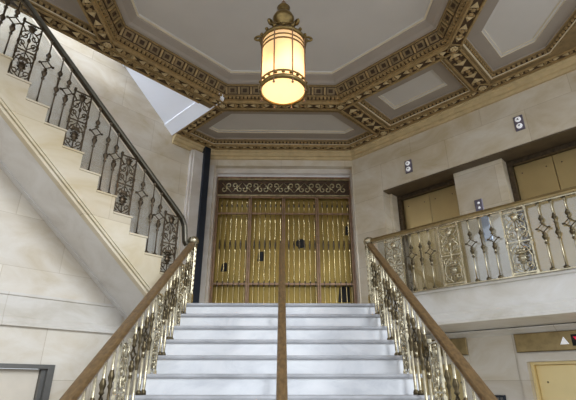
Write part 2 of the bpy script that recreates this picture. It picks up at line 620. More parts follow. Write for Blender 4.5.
def baluster_meshes(mat, dark, rod):
    d = MB()
    d.smooth = True
    d.lathe([(0.022, 0), (0.022, 0.02), (0.010, 0.035), (0.009, 0.27), (0.016, 0.285), (0.010, 0.30), (0.012, 0.315), (0.021, 0.34), (0.024, 0.355), (0.012, 0.37), (0.018, 0.385), (0.007, 0.40), (0.006, 0.405)], n=8)
    q = 0.043
    d.tube([(0, 0, 0.40), (q, 0, 0.40+q), (0, 0, 0.40+2*q), (-q, 0, 0.40+q)], 0.0075, 5, closed=True)
    for s in (-1, 1):
        d.ball((s*(q+0.008), 0, 0.40+q), 0.012, n=6)
    d.lathe([(0.006, 0.482), (0.008, 0.49), (0.018, 0.50), (0.010, 0.515), (0.020, 0.54), (0.022, 0.55), (0.009, 0.585), (0.008, 0.69), (0.014, 0.70), (0.014, 0.72)], n=8)
    p = MB()
    p.smooth = True
    p.lathe([(0.022, 0), (0.022, 0.02), (0.010, 0.035), (0.009, 0.30), (0.015, 0.315), (0.010, 0.33), (0.020, 0.36), (0.023, 0.375), (0.009, 0.40), (0.009, 0.47), (0.017, 0.485), (0.009, 0.50), (0.020, 0.53), (0.021, 0.54), (0.009, 0.575), (0.008, 0.69), (0.014, 0.70), (0.014, 0.72)], n=8)
    for mb in (d, p):
        for i, fc in enumerate(mb.f):
            zz = sum(mb.v[q_][2] for q_ in fc)/len(fc)
            rr = sum(math.hypot(mb.v[q_][0], mb.v[q_][1]) for q_ in fc)/len(fc)
            if rr > 0.0115 or 0.40 < zz < 0.49:
                mb.mi[i] = 1
        nv = []
        for x, y, z in mb.v:
            r_ = math.hypot(x, y)
            if 0 < r_ < 0.0108 and not 0.40 <= z <= 0.488:
                k_ = rod/0.009
            else:
                k_ = 1.15
            nv.append((x*k_, y*k_, z))
        mb.v = nv
    return d.mesh('baluster', [mat, dark]), p.mesh('baluster', [mat, dark])


def panel_meshes(mat, w=0.24):
    """open scrollwork panel: frame, scrolls, basket with palmette"""
    h = w/2
    f = MB()
    for s in (-1, 1):
        x = s*h
        f.box(x-0.008, x+0.008, -0.008, 0.008, 0, BH)
        for z in (0.0, 0.30, 0.42, 0.69):
            f.cbox((x, 0, z+0.015), (0.028, 0.028, 0.03))
        f.smooth = True
        f.ball((x, 0, 0.36), 0.016, 1.6, n=6)
        f.smooth = False
    f.box(-h, h, -0.007, 0.007, 0.012, 0.028)
    f.box(-h, h, -0.006, 0.006, 0.345, 0.357)
    f.box(-h, h, -0.006, 0.006, 0.68, 0.694)
    s_ = MB()
    s_.smooth = True
    for s in (-1, 1):
        m = Matrix.Diagonal((s, 1, 1, 1))
        s_.M = m
        spiral(s_, 0.058, 0.09, 0.045, 0.010, -PI/2, 1.9*PI)
        spiral(s_, 0.055, 0.27, 0.050, 0.010, PI/2, -1.9*PI)
        spiral(s_, 0.060, 0.43, 0.042, 0.010, -PI/2, 2.0*PI)
        spiral(s_, 0.050, 0.53, 0.050, 0.012, PI/2, -1.7*PI)
        s_.tube([(0.0, 0, 0.37), (0.030, 0, 0.40), (0.095, 0, 0.47), (0.030, 0, 0.55), (0.006, 0, 0.60)], [0.006, 0.007, 0.008, 0.007, 0.004], 5)
        s_.tube([(0.0, 0, 0.03), (0.085, 0, 0.10), (0.098, 0, 0.18), (0.07, 0, 0.26), (0.0, 0, 0.335)], [0.006, 0.007, 0.008, 0.007, 0.005], 5)
        s_.tube([(0.01, 0, 0.60), (0.06, 0, 0.585), (0.10, 0, 0.64), (0.085, 0, 0.67)], [0.006, 0.011, 0.008, 0.004], 5)
    s_.M = None
    b_ = MB()
    b_.smooth = True
    b_.tube([(0, 0, 0.02), (0, 0, 0.69)], 0.007, 5)
    b_.ball((0, 0, 0.625), 0.036, 1.15, 0.5)
    for a in (-0.9, -0.45, 0, 0.45, 0.9):
        b_.tube([(0, 0, 0.61), (0.05*math.sin(a), 0, 0.62+0.05*math.cos(a)), (0.068*math.sin(a), 0, 0.615+0.066*math.cos(a))], [0.006, 0.012, 0.003], 5)
    b_.ball((0, 0, 0.485), 0.020, 1.5, 0.7)
    # basket
    for z, r in ((0.12, 0.030), (0.155, 0.045), (0.19, 0.052), (0.225, 0.050)):
        b_.tube([(r*math.cos(2*PI*i/10), 0.5*r*math.sin(2*PI*i/10), z) for i in range(10)], 0.006, 4, closed=True)
    b_.ball((0, 0, 0.175), 0.040, 1.3, 0.45)
    for a in (-0.8, 0, 0.8):
        b_.ball((0.035*math.sin(a), 0, 0.25+0.012*math.cos(a)), 0.020, 1.1, 0.7, n=6)
    return f.mesh('scroll_panel', mat), s_.mesh('scrollwork', mat), b_.mesh('basket', mat)


BAL = baluster_meshes('brass', 'brassdark', 0.0068)
BALM = baluster_meshes('brass', 'brassdark', 0.0125)
PAN = panel_meshes('brass')
PAN_N = panel_meshes('brass', 0.20)

RAILP = [(-0.036, -0.05), (0.036, -0.05), (0.042, -0.032), (0.030, -0.024), (0.041, -0.012), (0.034, -0.003), (0.015, 0.0), (-0.015, 0.0), (-0.034, -0.003), (-0.041, -0.012), (-0.030, -0.024), (-0.042, -0.032)]


def newel(mb, x, z0, z1, w=0.085):
    h = w/2
    mb.box(x-h*1.25, x+h*1.25, -h*1.25, h*1.25, z0, z0+0.12)
    mb.box(x-h*0.85, x+h*0.85, -h*0.85, h*0.85, z0+0.12, z1-0.12)
    for s in (-1, 1):
        for u in (-1, 1):
            mb.tube([(x+s*h*0.85, u*h*0.85, z0+0.12), (x+s*h*0.85, u*h*0.85, z1-0.12)], 0.012, 6)
    n = 9
    for i in range(n):        # beaded face
        z = z0+0.17+(z1-z0-0.34)*i/(n-1)
        for (dx, dy) in ((-h, 0), (h, 0), (0, -h), (0, h)):
            mb.ball((x+dx*0.9, dy*0.9, z), 0.017, n=6)
    mb.box(x-h*1.2, x+h*1.2, -h*1.2, h*1.2, z1-0.12, z1-0.07)
    mb.smooth = True
    mb.lathe([(0.045, 0), (0.070, 0.02), (0.074, 0.06), (0.062, 0.09), (0.030, 0.11), (0.001, 0.112)], (x, 0, z1-0.07), 14)
    mb.smooth = False


def put(mesh, name, parent, loc, sz):
    o = bpy.data.objects.new(name, mesh)
    C.objects.link(o)
    o.parent = parent
    o.location = loc
    o.scale = (1, 1, sz)
    return o


def put_panel(parent, loc, sz, P=None):
    P = P or PAN
    o = put(P[0], 'scroll_panel', parent, loc, sz)
    for me, n in ((P[1], 'scrollwork'), (P[2], 'basket')):
        c = bpy.data.objects.new(n, me)
        C.objects.link(c)
        c.parent = o
    return o


# main flight: local x runs up the stair (+Y), origin at the first nosing
RH = 0.81
for side, nm in ((-1, 'left'), (1, 'right')):
    lab = {-1: 'brass balustrade with brown wooden rail along the left edge of the marble stairs',
           1: 'brass balustrade with brown wooden rail along the right edge of the marble stairs'}[side]
    t = thing('stair_balustrade', lab, 'balustrade', ((-1.185 if side < 0 else XR), YT-(NR-1)*GO, 0), PI/2, 'balustrades flanking the marble stairs')
    L_ = (NR-1)*GO
    sl = RISE/GO
    zr = lambda x: RISE+sl*x+RH
    MB().sweep([(-0.06, zr(-0.06)), (L_-0.03, zr(L_-0.03)), (L_+0.02, zr(L_)-0.0)], RAILP).build('handrail', 'wood', t)
    ur = MB()
    ur.sweep([(-0.02, zr(-0.02)-0.051), (L_-0.04, zr(L_-0.04)-0.051)], [(-0.02, -0.016), (0.02, -0.016), (0.02, 0.0), (-0.02, 0.0)])
    ur.build('rail_bar', 'brass', t)
    nb = MB()
    newel(nb, L_+0.05, H+0.002, zr(L_)+0.05)
    nb.build('newel_post', 'brass', t)
    nb = MB()
    newel(nb, -0.10, 0.002, zr(0)+0.02, 0.11)
    nb.build('newel_post', 'brass', t)
    for i in range(1, NR):
        x0 = yb(i)
        zt = i*RISE+0.001
        if i % 3 == 2:
            x = x0+0.5*GO
            put_panel(t, (x, 0, zt), (zr(x-0.1)-0.068-zt)/BH, PAN_N)
        else:
            for u, kind in ((0.25, 0), (0.75, 1)):
                x = x0+u*GO
                put(BALM[kind], 'baluster', t, (x, 0, zt), (zr(x)-0.066-zt)/BH)

# gallery balustrade: origin at the stair newel, local x runs along the gallery to the right
t = thing('gallery_balustrade', 'brass balustrade with scroll panels along the gallery edge before the elevators', 'balustrade', (XR, YT, H), R45)
RH = 0.855
MB().sweep([(0.04, RH), (4.35, RH)], RAILP).build('handrail', 'railbrass', t)
b = MB()
b.box(0.06, 4.35, -0.02, 0.02, 0.062, 0.075)
b.box(0.06, 4.35, -0.02, 0.02, RH-0.066, RH-0.05)
b.build('rail_bar', 'brass', t)
b = MB()
b.box(0.10, 4.33, 0.034, 0.042, 0.064, RH-0.07)
b.build('glass_panel', 'pane', t)
PS = 0.74
for k in range(6):
    xc = 0.35+k*PS
    put_panel(t, (xc, 0, 0.076), (RH-0.066-0.077)/BH)
    for j, kind in ((-1, 0), (0, 1), (1, 0)):
        x = xc+PS/2+0.122*j
        if x < 4.3:
            put(BAL[kind], 'baluster', t, (x, 0, 0.076), (RH-0.066-0.077)/BH)

RH = 0.81
# side-flight balustrade in the left frame: local x = -d
t = thing('side_stair_balustrade', 'brass balustrade in backlit dark tone with dark rail climbing the upper flight at left', 'balustrade', LO+Matrix.Rotation(L45, 3, 'Z') @ Vector((FX, FY+0.055, H)), L45)
RR = lambda d: R2+0.845+SL*d
pts = [(0.0, RH-0.02), (-0.03, RH+0.02), (-0.06, RR(0.06)-0.06), (-0.11, RR(0.11)-0.012)]+[(-d, RR(d)) for d in (0.18, dE)]
MB().sweep(pts[::-1], RAILP).build('handrail', 'railbronze', t)
ub = MB()
ub.sweep([(-dE, RR(dE)-0.051), (-0.15, RR(0.15)-0.051)], [(-0.02, -0.016), (0.02, -0.016), (0.02, 0.0), (-0.02, 0.0)])
ub.build('rail_bar', 'bronze', t)
gp = MB()
gp.prism([(-0.12, R2+Z0+0.03), (-dE, dE*SL+Z0+0.04), (-dE, RR(dE)-0.10), (-0.12, RR(0.12)-0.10)], 0.030, 0.036, 'xz')
gp.build('glass_panel', 'satinpane', t)
BALD = [m.copy() for m in BAL]  # dark copies of the brass meshes, backlit look put into the colour
PAND = [m.copy() for m in PAN_N]
for m in BALD:
    for v_ in m.vertices:
        v_.co.x *= 1.25
        v_.co.y *= 1.25
for m in BALD+PAND:
    for i_ in range(len(m.materials)):
        m.materials[i_] = M['bronze']
for k in range(N2):
    z = tz(k)+0.023
    if k % 3 == 1:
        d = (k+0.5)*T2+D0
        put_panel(t, (-d, 0, z), (RR(d-0.08)-0.068-z)/BH, PAND)
    else:
        for d, kind in (((k+0.3)*T2+D0, 0), ((k+0.8)*T2+D0, 1)) if k % 3 == 2 else (((k+0.5)*T2+D0, 0),):
            if d > 0.08:
                put(BALD[kind], 'baluster', t, (-d, 0, z), (RR(d)-0.066-z)/BH)

# centre handrail
t = thing('centre_handrail', 'single brown wooden handrail on posts running up the middle of the marble stairs', 'handrail', (0.02, YT-(NR-1)*GO, 0), PI/2)
L_ = (NR-1)*GO
rp = [(-0.028, -0.055), (0.028, -0.055), (0.034, -0.03), (0.030, -0.008), (0.014, 0), (-0.014, 0), (-0.030, -0.008), (-0.034, -0.03)]
MB().sweep([(-0.25, zr(-0.25)), (L_, zr(L_)), (L_+0.10, zr(L_))], rp).build('rail', 'wood', t)
p = MB()
p.box(L_+0.045, L_+0.10, -0.03, 0.03, H+0.001, zr(L_)-0.056)
p.box(L_+0.03, L_+0.115, -0.04, 0.04, H+0.001, H+0.03)
p.build('post', 'postwood', t)
for i in (2, 6, 10, 14):
    x = yb(i)+0.12
    p = MB()
    p.smooth = True
    p.lathe([(0.035, 0), (0.035, 0.012), (0.015, 0.03), (0.013, 0.3), (0.018, 0.32), (0.013, 0.34), (0.013, zr(x)-0.06-i*RISE)], (x, 0, i*RISE+0.001), 10)
    p.build('post', 'brass', t)

# ------------------------------------------------------------------ gate
GY = 7.83
gt = thing('lobby_gate', 'tall gold gate of four leaves with bronze frieze at the head of the stairs', 'gate', (0.05, GY, H))
GW = 1.311
f = MB()
f.box(-GW, GW, -0.03, 0.04, 2.81, 2.85)
f.box(-GW, -GW+0.018, -0.03, 0.04, 0, 2.81)
f.box(GW-0.018, GW, -0.03, 0.04, 0, 2.81)
f.build('gate_frame', 'gatebronze', gt)
fr = MB()
fr.cur = 0
fr.box(-GW+0.018, GW-0.018, 0.02, 0.04, 2.45, 2.81)
fr.cur = 1
fr.box(-GW+0.018, GW-0.018, -0.02, 0.02, 2.44, 2.465)
fr.box(-GW+0.018, GW-0.018, -0.02, 0.02, 2.785, 2.81)
fr.smooth = True
for i in range(12):
    cx = -1.122+i*0.204
    fr.M = Matrix.Translation((cx, 0.0, 2.625)) @ Matrix.Diagonal(((1 if i % 2 else -1)*1.05, 1, 1.25, 1))
    spiral(fr, -0.045, 0.03, 0.06, 0.012, -PI/2, 1.7*PI, 0.009)
    spiral(fr, 0.05, -0.03, 0.06, 0.012, PI/2, 2.7*PI, 0.009)
    fr.ball((0, 0, 0.0), 0.022, 1.4, 0.6)
    fr.tube([(-0.09, 0, -0.08), (0, 0, 0.0), (0.09, 0, 0.08)], [0.004, 0.012, 0.004], 5)
fr.M = None
fr.build('frieze', ['golddark', 'gatescroll'], gt)
bs = MB()
bs.box(-GW, GW, 0.10, 0.115, 0.0, 2.75)
sheet = bs.build('backing_sheet', 'sheet', gt)
for (x, z, w, h, ir) in ((-1.10, 1.05, 0.12, 0.17, 0), (-0.43, 1.26, 0.12, 0.19, 1), (0.325, 1.51, 0.19, 0.19, 2), (1.215, 1.78, 0.07, 0.2, 0), (1.10, 0.56, 0.22, 0.30, 1)):
    d = MB()
    if ir == 2:
        d.prism([(x+w/2*math.cos(PI/8+i*PI/4), z+h/2*math.sin(PI/8+i*PI/4)) for i in range(8)], 0.092, 0.0995, 'xz')
    else:
        d.prism([(x-w/2, z-h/2), (x+w/2, z-h/2), (x+w/2, z+h/2-0.02), (x+w/4, z+h/2), (x-w/3, z+h/2-0.03)], 0.092, 0.0995, 'xz')
    o = d.build('dark_patch', 'black', sheet)
    o['label'] = 'black patch on the gold sheet'
LWd = (2*GW-0.036)/4
for k in range(4):
    x0 = -GW+0.018+k*LWd
    g = MB()
    for x in (x0, x0+LWd-0.035):
        g.box(x+0.006, x+0.030, -0.025, 0.025, 0.02, 2.435)
    for z, hh in ((0.03, 0.10), (0.70, 0.035), (2.06, 0.03), (2.40, 0.03)):
        g.box(x0+0.033, x0+LWd-0.033, -0.015, 0.015, z, z+hh)
    leaf = g.build('gate_leaf', 'gatebronze', gt)
    for j in range(6):
        x = x0+0.017+LWd*(j+0.85)/6.6
        p = MB()
        p.smooth = True
        p.lathe([(0.013, 0.13), (0.009, 0.15), (0.009, 0.66), (0.018, 0.69), (0.018, 0.745), (0.009, 0.77), (0.009, 1.30), (0.016, 1.33), (0.009, 1.36), (0.019, 1.46), (0.009, 1.54), (0.009, 1.85), (0.016, 1.90), (0.009, 1.95), (0.009, 2.05)], (x, 0, 0), 8)
        p.lathe([(0.009, 2.09), (0.009, 2.20), (0.020, 2.235), (0.009, 2.27), (0.014, 2.30), (0.003, 2.37)], (x, 0, 0), 8)
        for i_, fc in enumerate(p.f):
            if sum(math.hypot(p.v[q_][0]-x, p.v[q_][1]) for q_ in fc)/len(fc) > 0.0128:
                p.mi[i_] = 1
        p.build('picket', ['gate', 'bronze'], leaf)

# ------------------------------------------------------------------ elevators
def rloc(x, y, z):
    return RO+Matrix.Rotation(R45, 3, 'Z') @ Vector((x, y, 0))+Vector((0, 0, z))


def elevator(x0, x1, yf, z0, z1, label, frame='doorlit', fw=0.03):
    t = thing('elevator_door', label, 'elevator door', rloc((x0+x1)/2, yf, z0), R45, 'brass elevator doors')
    w = (x1-x0)/2
    hh = z1-z0
    f = MB()
    f.box(-w+0.002, -w+fw, -0.06, 0.06, 0.001, hh-0.002)
    f.box(w-fw, w-0.002, -0.06, 0.06, 0.001, hh-0.002)
    f.box(-w+fw, w-fw, -0.06, 0.06, hh-fw, hh-0.002)
    f.build('frame', frame, t)
    for s in (-1, 1):
        d = MB()
        a, b_ = sorted((s*0.003, s*(w-fw-0.001)))
        d.bbox(a, b_, 0.02, 0.05, 0.006, hh-fw-0.002, 0.006)
        dr = d.build('door_panel', 'doorbrass' if frame == 'bronze' else 'doorlit', t)
        rv = MB()
        for z in (hh-0.22, 0.25):
            for x in (a+0.10, b_-0.10):
                rv.smooth = True
                rv.ball((x, 0.02, z), 0.010, n=6)
        rv.build('rivet', 'bronze', dr)
    return t


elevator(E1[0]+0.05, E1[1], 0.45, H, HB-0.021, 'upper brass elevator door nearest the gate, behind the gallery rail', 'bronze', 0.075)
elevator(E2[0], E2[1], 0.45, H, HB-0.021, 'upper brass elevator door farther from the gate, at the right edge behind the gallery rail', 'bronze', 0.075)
elevator(E1[0], E1[1], LW+0.13, 0, LT, 'lower brass elevator door half hidden behind the stair balusters')
elevator(E2[0], E2[1], LW+0.13, 0, LT, 'lower brass elevator door under the panel with lit arrows')
# stone surround of the lower door
sr = MB()
for (a, b_) in (E1, E2):
    sr.box(a-0.09, a, LW-0.035, LW-0.001, 0, LT+0.09)
    sr.box(b_, b_+0.09, LW-0.035, LW-0.001, 0, LT+0.09)
    sr.box(a, b_, LW-0.035, LW-0.001, LT, LT+0.09)
struct(sr.build('trim_6', 'stone', loc=RO, rot=R45))

for (a, b_), lit, lab in ((E1, False, 'bronze sign panel under the gallery, cut off by the stair rail'), (E2, True, 'bronze sign panel with white and red arrows above the lower right elevator')):
    t = thing('elevator_sign_panel', lab, 'sign', rloc((a+b_)/2, LW, 2.27), R45)
    w = (b_-a)/2+0.09
    p = MB()
    p.bbox(-w, w, -0.03, -0.002, -0.105, 0.105, 0.008)
    p.build('backplate', 'railbrass', t)
    if lit:
        p = MB()
        p.prism([(-0.225, -0.04), (-0.135, -0.04), (-0.18, 0.042)], -0.038, -0.0305, 'xz')
        p.build('up_arrow', 'lampwhite', t)
        p = MB()
        p.box(-0.105, 0.045, -0.036, -0.0305, -0.06, 0.06)
        bx_ = p.build('arrow_box', 'black', t)
        p = MB()
        p.prism([(-0.085, 0.035), (0.025, 0.035), (-0.03, -0.045)], -0.043, -0.0365, 'xz')
        p.build('down_arrow', 'lampred', bx_)

# hall lanterns (up / down lights) over the upper doors
for x, z, lab in ((1.18, 3.52+E, 'grey plate with two round white lights above the upper elevator nearest the gate'), (3.02, 3.58+E, 'grey plate with two round white lights above the upper right elevator')):
    t = thing('elevator_indicator', lab, 'indicator light', rloc(x, 0, z), R45, 'elevator indicator plates')
    p = MB()
    p.bbox(-0.065, 0.065, -0.025, -0.001, -0.12, 0.12, 0.008)
    p.build('backplate', 'plate', t)
    for s in (-1, 1):
        p = MB()
        p.smooth = True
        p.M = Matrix.Translation((0, -0.024, 0.056*s)) @ Matrix.Rotation(PI/2, 4, 'X')
        p.lathe([(0.042, 0.0), (0.042, 0.012), (0.030, 0.018), (0.001, 0.019)], n=16)
        p.M = None
        p.smooth = False
        ln = p.build('lamp', 'lampwhite', t)
        a = MB()
        a.prism([(-0.018, 0.056*s-0.014*s), (0.018, 0.056*s-0.014*s), (0, 0.056*s+0.018*s)], -0.046, -0.0425, 'xz')
        a.build('arrow', 'plate', ln)

# call plates
t = thing('call_panel', 'small grey elevator call plate on the stone pier between the upper doors', 'call panel', rloc(2.17, 0.2, 1.60+H), R45)
p = MB()
p.bbox(-0.06, 0.06, -0.02, -0.001, -0.10, 0.10, 0.006)
p.build('backplate', 'plate', t)
for s in (-1, 1):
    p = MB()
    p.smooth = True
    p.ball((0, -0.02, 0.04*s), 0.02, sy=0.4)
    p.build('button', 'lampwhite', t)
t = thing('notice_plate', 'pale blue metal plate on the pier below the grey call plate', 'plaque', rloc(2.22, 0.2, 1.22+H), R45)
p = MB()
p.bbox(-0.06, 0.06, -0.018, -0.001, -0.2, 0.2, 0.006)
p.build('backplate', 'blueplate', t)
p = MB()
p.box(-0.045, 0.045, -0.021, -0.0185, -0.18, 0.18)
p.build('face', 'blueplate', t)
t = thing('lower_call_panel', 'dark call plate on the wall beside the lower right elevator', 'call panel', rloc(2.22, LW, 1.58), R45)
p = MB()
p.bbox(-0.085, 0.085, -0.03, -0.001, -0.12, 0.12, 0.006)
p.build('backplate', 'steel', t)
for i in (-1, 0, 1):
    p = MB()
    p.cbox((i*0.045, -0.032, 0.08), (0.03, 0.006, 0.03))
    p.build('button', 'greymetal', t)

# ------------------------------------------------------------------ lower left door and corner post
t = thing('metal_door', 'pale door in a dark grey metal frame under the side stair', 'door', LO+Matrix.Rotation(L45, 3, 'Z') @ Vector(((DX0+DX1)/2, LY, 0)), L45)
w = (DX1-DX0)/2
f = MB()
f.box(w-0.075, w-0.002, -0.03, 0.16, 0.001, DH-0.002)
f.box(w-0.12, w-0.075, 0.04, 0.16, 0.001, DH-0.045)
f.box(-w+0.002, -w+0.075, -0.03, 0.16, 0.001, DH-0.002)
f.box(-w+0.075, -w+0.12, 0.04, 0.16, 0.001, DH-0.045)
f.box(-w+0.075, w-0.075, -0.03, 0.16, DH-0.045, DH-0.002)
f.build('frame', 'greymetal', t)
d = MB()
d.bbox(-w+0.121, w-0.121, 0.10, 0.14, 0.005, DH-0.05, 0.006)
dl = d.build('door_leaf', 'doorleaf', t)
d = MB()
d.smooth = True
d.tube([(-w+0.2, 0.10, 1.0), (-w+0.2, 0.05, 1.0), (-w+0.32, 0.05, 1.0)], 0.011, 8)
d.build('handle', 'greymetal', dl)

t = thing('corner_post', 'blue-black steel post standing in the corner left of the gate', 'post', (-1.455, 7.42, H), L45)
p = MB()
p.box(-0.065, 0.065, -0.065, 0.065, 0.012, 3.26)
p.build('shaft', 'steel', t)
p = MB()
p.box(-0.085, 0.085, -0.085, 0.085, 0.001, 0.012)
p.build('foot_plate', 'steel', t)

# ------------------------------------------------------------------ ceiling
def inset(poly, d):
    """inset a counter-clockwise convex polygon"""
    n = len(poly)
    out = []
    for i in range(n):
        p0, p1, p2 = Vector(poly[i-1]), Vector(poly[i]), Vector(poly[(i+1) % n])
        a, b_ = (p1-p0).normalized(), (p2-p1).normalized()
        n0, n1 = Vector((-a.y, a.x)), Vector((-b_.y, b_.x))
        nn = (n0+n1).normalized()
        out.append(tuple(p1+nn*(d/max(0.2, nn.dot(n0)))))
    return out


OC = Vector((0, 3.67))
def octo(a):
    R_ = a/math.cos(PI/8)
    return [(OC.x+R_*math.cos(PI/8+i*PI/4), OC.y+R_*math.sin(PI/8+i*PI/4)) for i in range(8)]


oct_in = octo(2.27)
back_c = [(-0.98, 6.20), (0.98, 6.20), (1.70, 6.92), (1.30, 7.32), (-1.30, 7.32), (-1.70, 6.92)]
diag_c = [(1.23, 5.92), (2.265, 4.885), (2.98, 5.60), (1.945, 6.635)]
right_c = [(2.43, 4.57), (2.43, 2.77), (3.18, 2.02), (3.75, 2.59), (3.75, 4.75), (3.18, 5.32)]
left_c = [(-2.43, 4.57), (-3.75, 3.25), (-3.75, 2.59), (-3.18, 2.02), (-2.43, 2.77)]
VA, VB = 7.32, 4.95
vc = ((VB-VA)/2, (VA+VB)/2)
vw = ((VB-9.02)/2, (VB+9.02)/2)
outer = [(-6.2, VA-6.2), (-6.2, 0.9), (5.3, 0.9), (5.3, 3.72), (1.42, 7.62), (-1.42, 7.62), vw, vc]
holes = [oct_in, back_c, diag_c, right_c, left_c]

ce = MB()
loops = [[Vector((p[0], p[1], 0)) for p in outer]]+[[Vector((p[0], p[1], 0)) for p in h] for h in holes]
tris = tessellate_polygon(loops)
flat = [(v.x, v.y, ZC) for l in loops for v in l]
ce.cur = 5
ce.add(flat, [tuple(t) for t in tris])
# edge of the stair-well opening
ce.cur = 5
ed = [outer[0], vc, vw]
for a, b_ in ((outer[0], vc), (vc, vw)):
    ce.add([(a[0], a[1], ZC), (b_[0], b_[1], ZC), (b_[0], b_[1], ZC+0.8), (a[0], a[1], ZC+0.8)], [(0, 1, 2, 3)])


def rings(mb, poly, prof):
    """profile: (inset, rise, material index of the strip that ends here)"""
    prev = None
    for (d, z, m) in prof:
        cur = [(x, y, ZC+z) for x, y in inset(poly, d)]
        if prev:
            n = len(cur)
            mb.cur = m
            mb.add(prev+cur, [(i, (i+1) % n, n+(i+1) % n, n+i) for i in range(n)])
        prev = cur
    return prev


def ccw(p):
    a = sum(p[i][0]*p[(i+1) % len(p)][1]-p[(i+1) % len(p)][0]*p[i][1] for i in range(len(p)))
    return p if a > 0 else p[::-1]


# materials: 0 umber ground, 1 gilding, 2 border, 3 panel, 4 cream
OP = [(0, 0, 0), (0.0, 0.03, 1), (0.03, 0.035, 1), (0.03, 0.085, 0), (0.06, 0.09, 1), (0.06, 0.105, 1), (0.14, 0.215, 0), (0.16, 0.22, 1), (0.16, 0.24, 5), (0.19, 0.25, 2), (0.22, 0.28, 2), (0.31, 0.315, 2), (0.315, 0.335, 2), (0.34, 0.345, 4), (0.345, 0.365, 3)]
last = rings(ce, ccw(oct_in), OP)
ce.cur = 3
ce.add(last, [tuple(range(len(last)))])
CP = [(0, 0, 0), (0.0, 0.02, 1), (0.02, 0.025, 4), (0.025, 0.06, 0), (0.045, 0.065, 5), (0.05, 0.085, 5), (0.065, 0.09, 1), (0.07, 0.115, 2), (0.25, 0.12, 2), (0.255, 0.135, 4), (0.285, 0.14, 3), (0.29, 0.155, 4), (0.31, 0.158, 3)]
for h in holes[1:]:
    last = rings(ce, ccw(h), CP)
    ce.cur = 3
    ce.add(last, [tuple(range(len(last)))])
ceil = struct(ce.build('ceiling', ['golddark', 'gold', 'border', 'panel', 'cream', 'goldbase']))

# gilded relief on the beams
rel = MB()


def relief(p0, p1, w, step=0.17, ends=0.0, rods=True):
    p0, p1 = Vector(p0), Vector(p1)
    d = (p1-p0)
    Ln = d.length
    d.normalize()
    ang = math.atan2(d.y, d.x)
    rel.M = Matrix.Translation((p0.x, p0.y, ZC)) @ Matrix.Rotation(ang, 4, 'Z')
    if rods:
        rel.cur = 0
        for s in (-1, 1):
            rel.box(0, Ln, s*w/2-0.013, s*w/2+0.013, -0.022, -0.0005)
    rel.cur = 2
    rel.box(ends*0.5, Ln-ends*0.5, -w/2+0.02, w/2-0.02, -0.0012, -0.0003)
    n = max(1, int(round((Ln-2*ends)/step)))
    st = (Ln-2*ends)/n
    hw = w/2-0.022
    for i in range(n):
        x = ends+(i+0.5)*st
        rel.cur = 0
        # palmette: three-sided leaf, paired tip to tip
        a, b_ = x-st*0.42, x+st*0.10
        if i % 2:
            a, b_ = x+st*0.42, x-st*0.10
        rel.cur = 1
        rel.add([(a, 0, -0.001), (b_, hw, -0.001), (b_, -hw, -0.001), (b_*0.7+a*0.3, 0, -0.028)], [(0, 1, 3), (1, 2, 3), (2, 0, 3)])
        rel.cur = 0
        c = x+st*0.30*(-1 if i % 2 else 1)
        m = rel.M
        rel.M = m @ Matrix.Translation((c, 0, -0.004)) @ Matrix.Diagonal((1, 1, 0.7, 1))
        rel.ball((0, 0, 0), min(hw*0.6, st*0.18), n=6)
        for s in (-1, 1):
            rel.ball((-(0.10*st)*(-1 if i % 2 else 1), s*hw*0.75, 0), min(hw*0.35, 0.02), n=6)
        rel.M = m
    rel.M = None


def rosette(p, r):
    rel.M = Matrix.Translation((p[0], p[1], ZC))
    rel.cur = 0
    rel.box(-r, r, -r, r, -0.018, -0.0005)
    rel.cur = 2
    rel.box(-r*0.82, r*0.82, -r*0.82, r*0.82, -0.0195, -0.0175)
    rel.cur = 1
    for i in range(8):
        w = 2*PI*i/8
        rel.ball((r*0.5*math.cos(w), r*0.5*math.sin(w), -0.020), r*0.24, 0.7, n=6)
    rel.ball((0, 0, -0.02), r*0.28, n=6)
    rel.M = None


om = octo(2.355)
for i in range(8):
    relief(om[i], om[(i+1) % 8], 0.16, 0.17, 0.09)
for i in range(8):
    rosette(om[i], 0.075)


def sd(s, d):          # from x+y, -x+y
    return ((s-d)/2, (s+d)/2)


relief(sd(7.13, 4.955), sd(8.62, 4.955), 0.25, 0.19, 0.08)
relief(sd(7.0, 2.38), sd(8.55, 2.38), 0.24, 0.19, 0.08)
relief(sd(8.705, 6.05), sd(8.705, 5.10), 0.12, 0.16)
relief(sd(8.705, 4.80), sd(8.705, 2.52), 0.12, 0.16)
relief(sd(8.705, 2.24), sd(8.705, -0.5), 0.12, 0.16)
relief((-1.3, 7.395), (1.3, 7.395), 0.12, 0.16)
relief((-1.33, 7.375), (-1.80, 6.905), 0.12, 0.16)
relief(sd(5.085, 7.2), sd(5.085, 8.75), 0.15, 0.15, 0.06)
relief(sd(4.6, 7.17), sd(0.2, 7.17), 0.17, 0.17, 0.0)
for p in (sd(8.68, 4.955), sd(8.60, 2.38)):
    rosette(p, 0.085)
rel.build('gilded_relief', ['gold', 'cornice', 'golddark'], ceil)

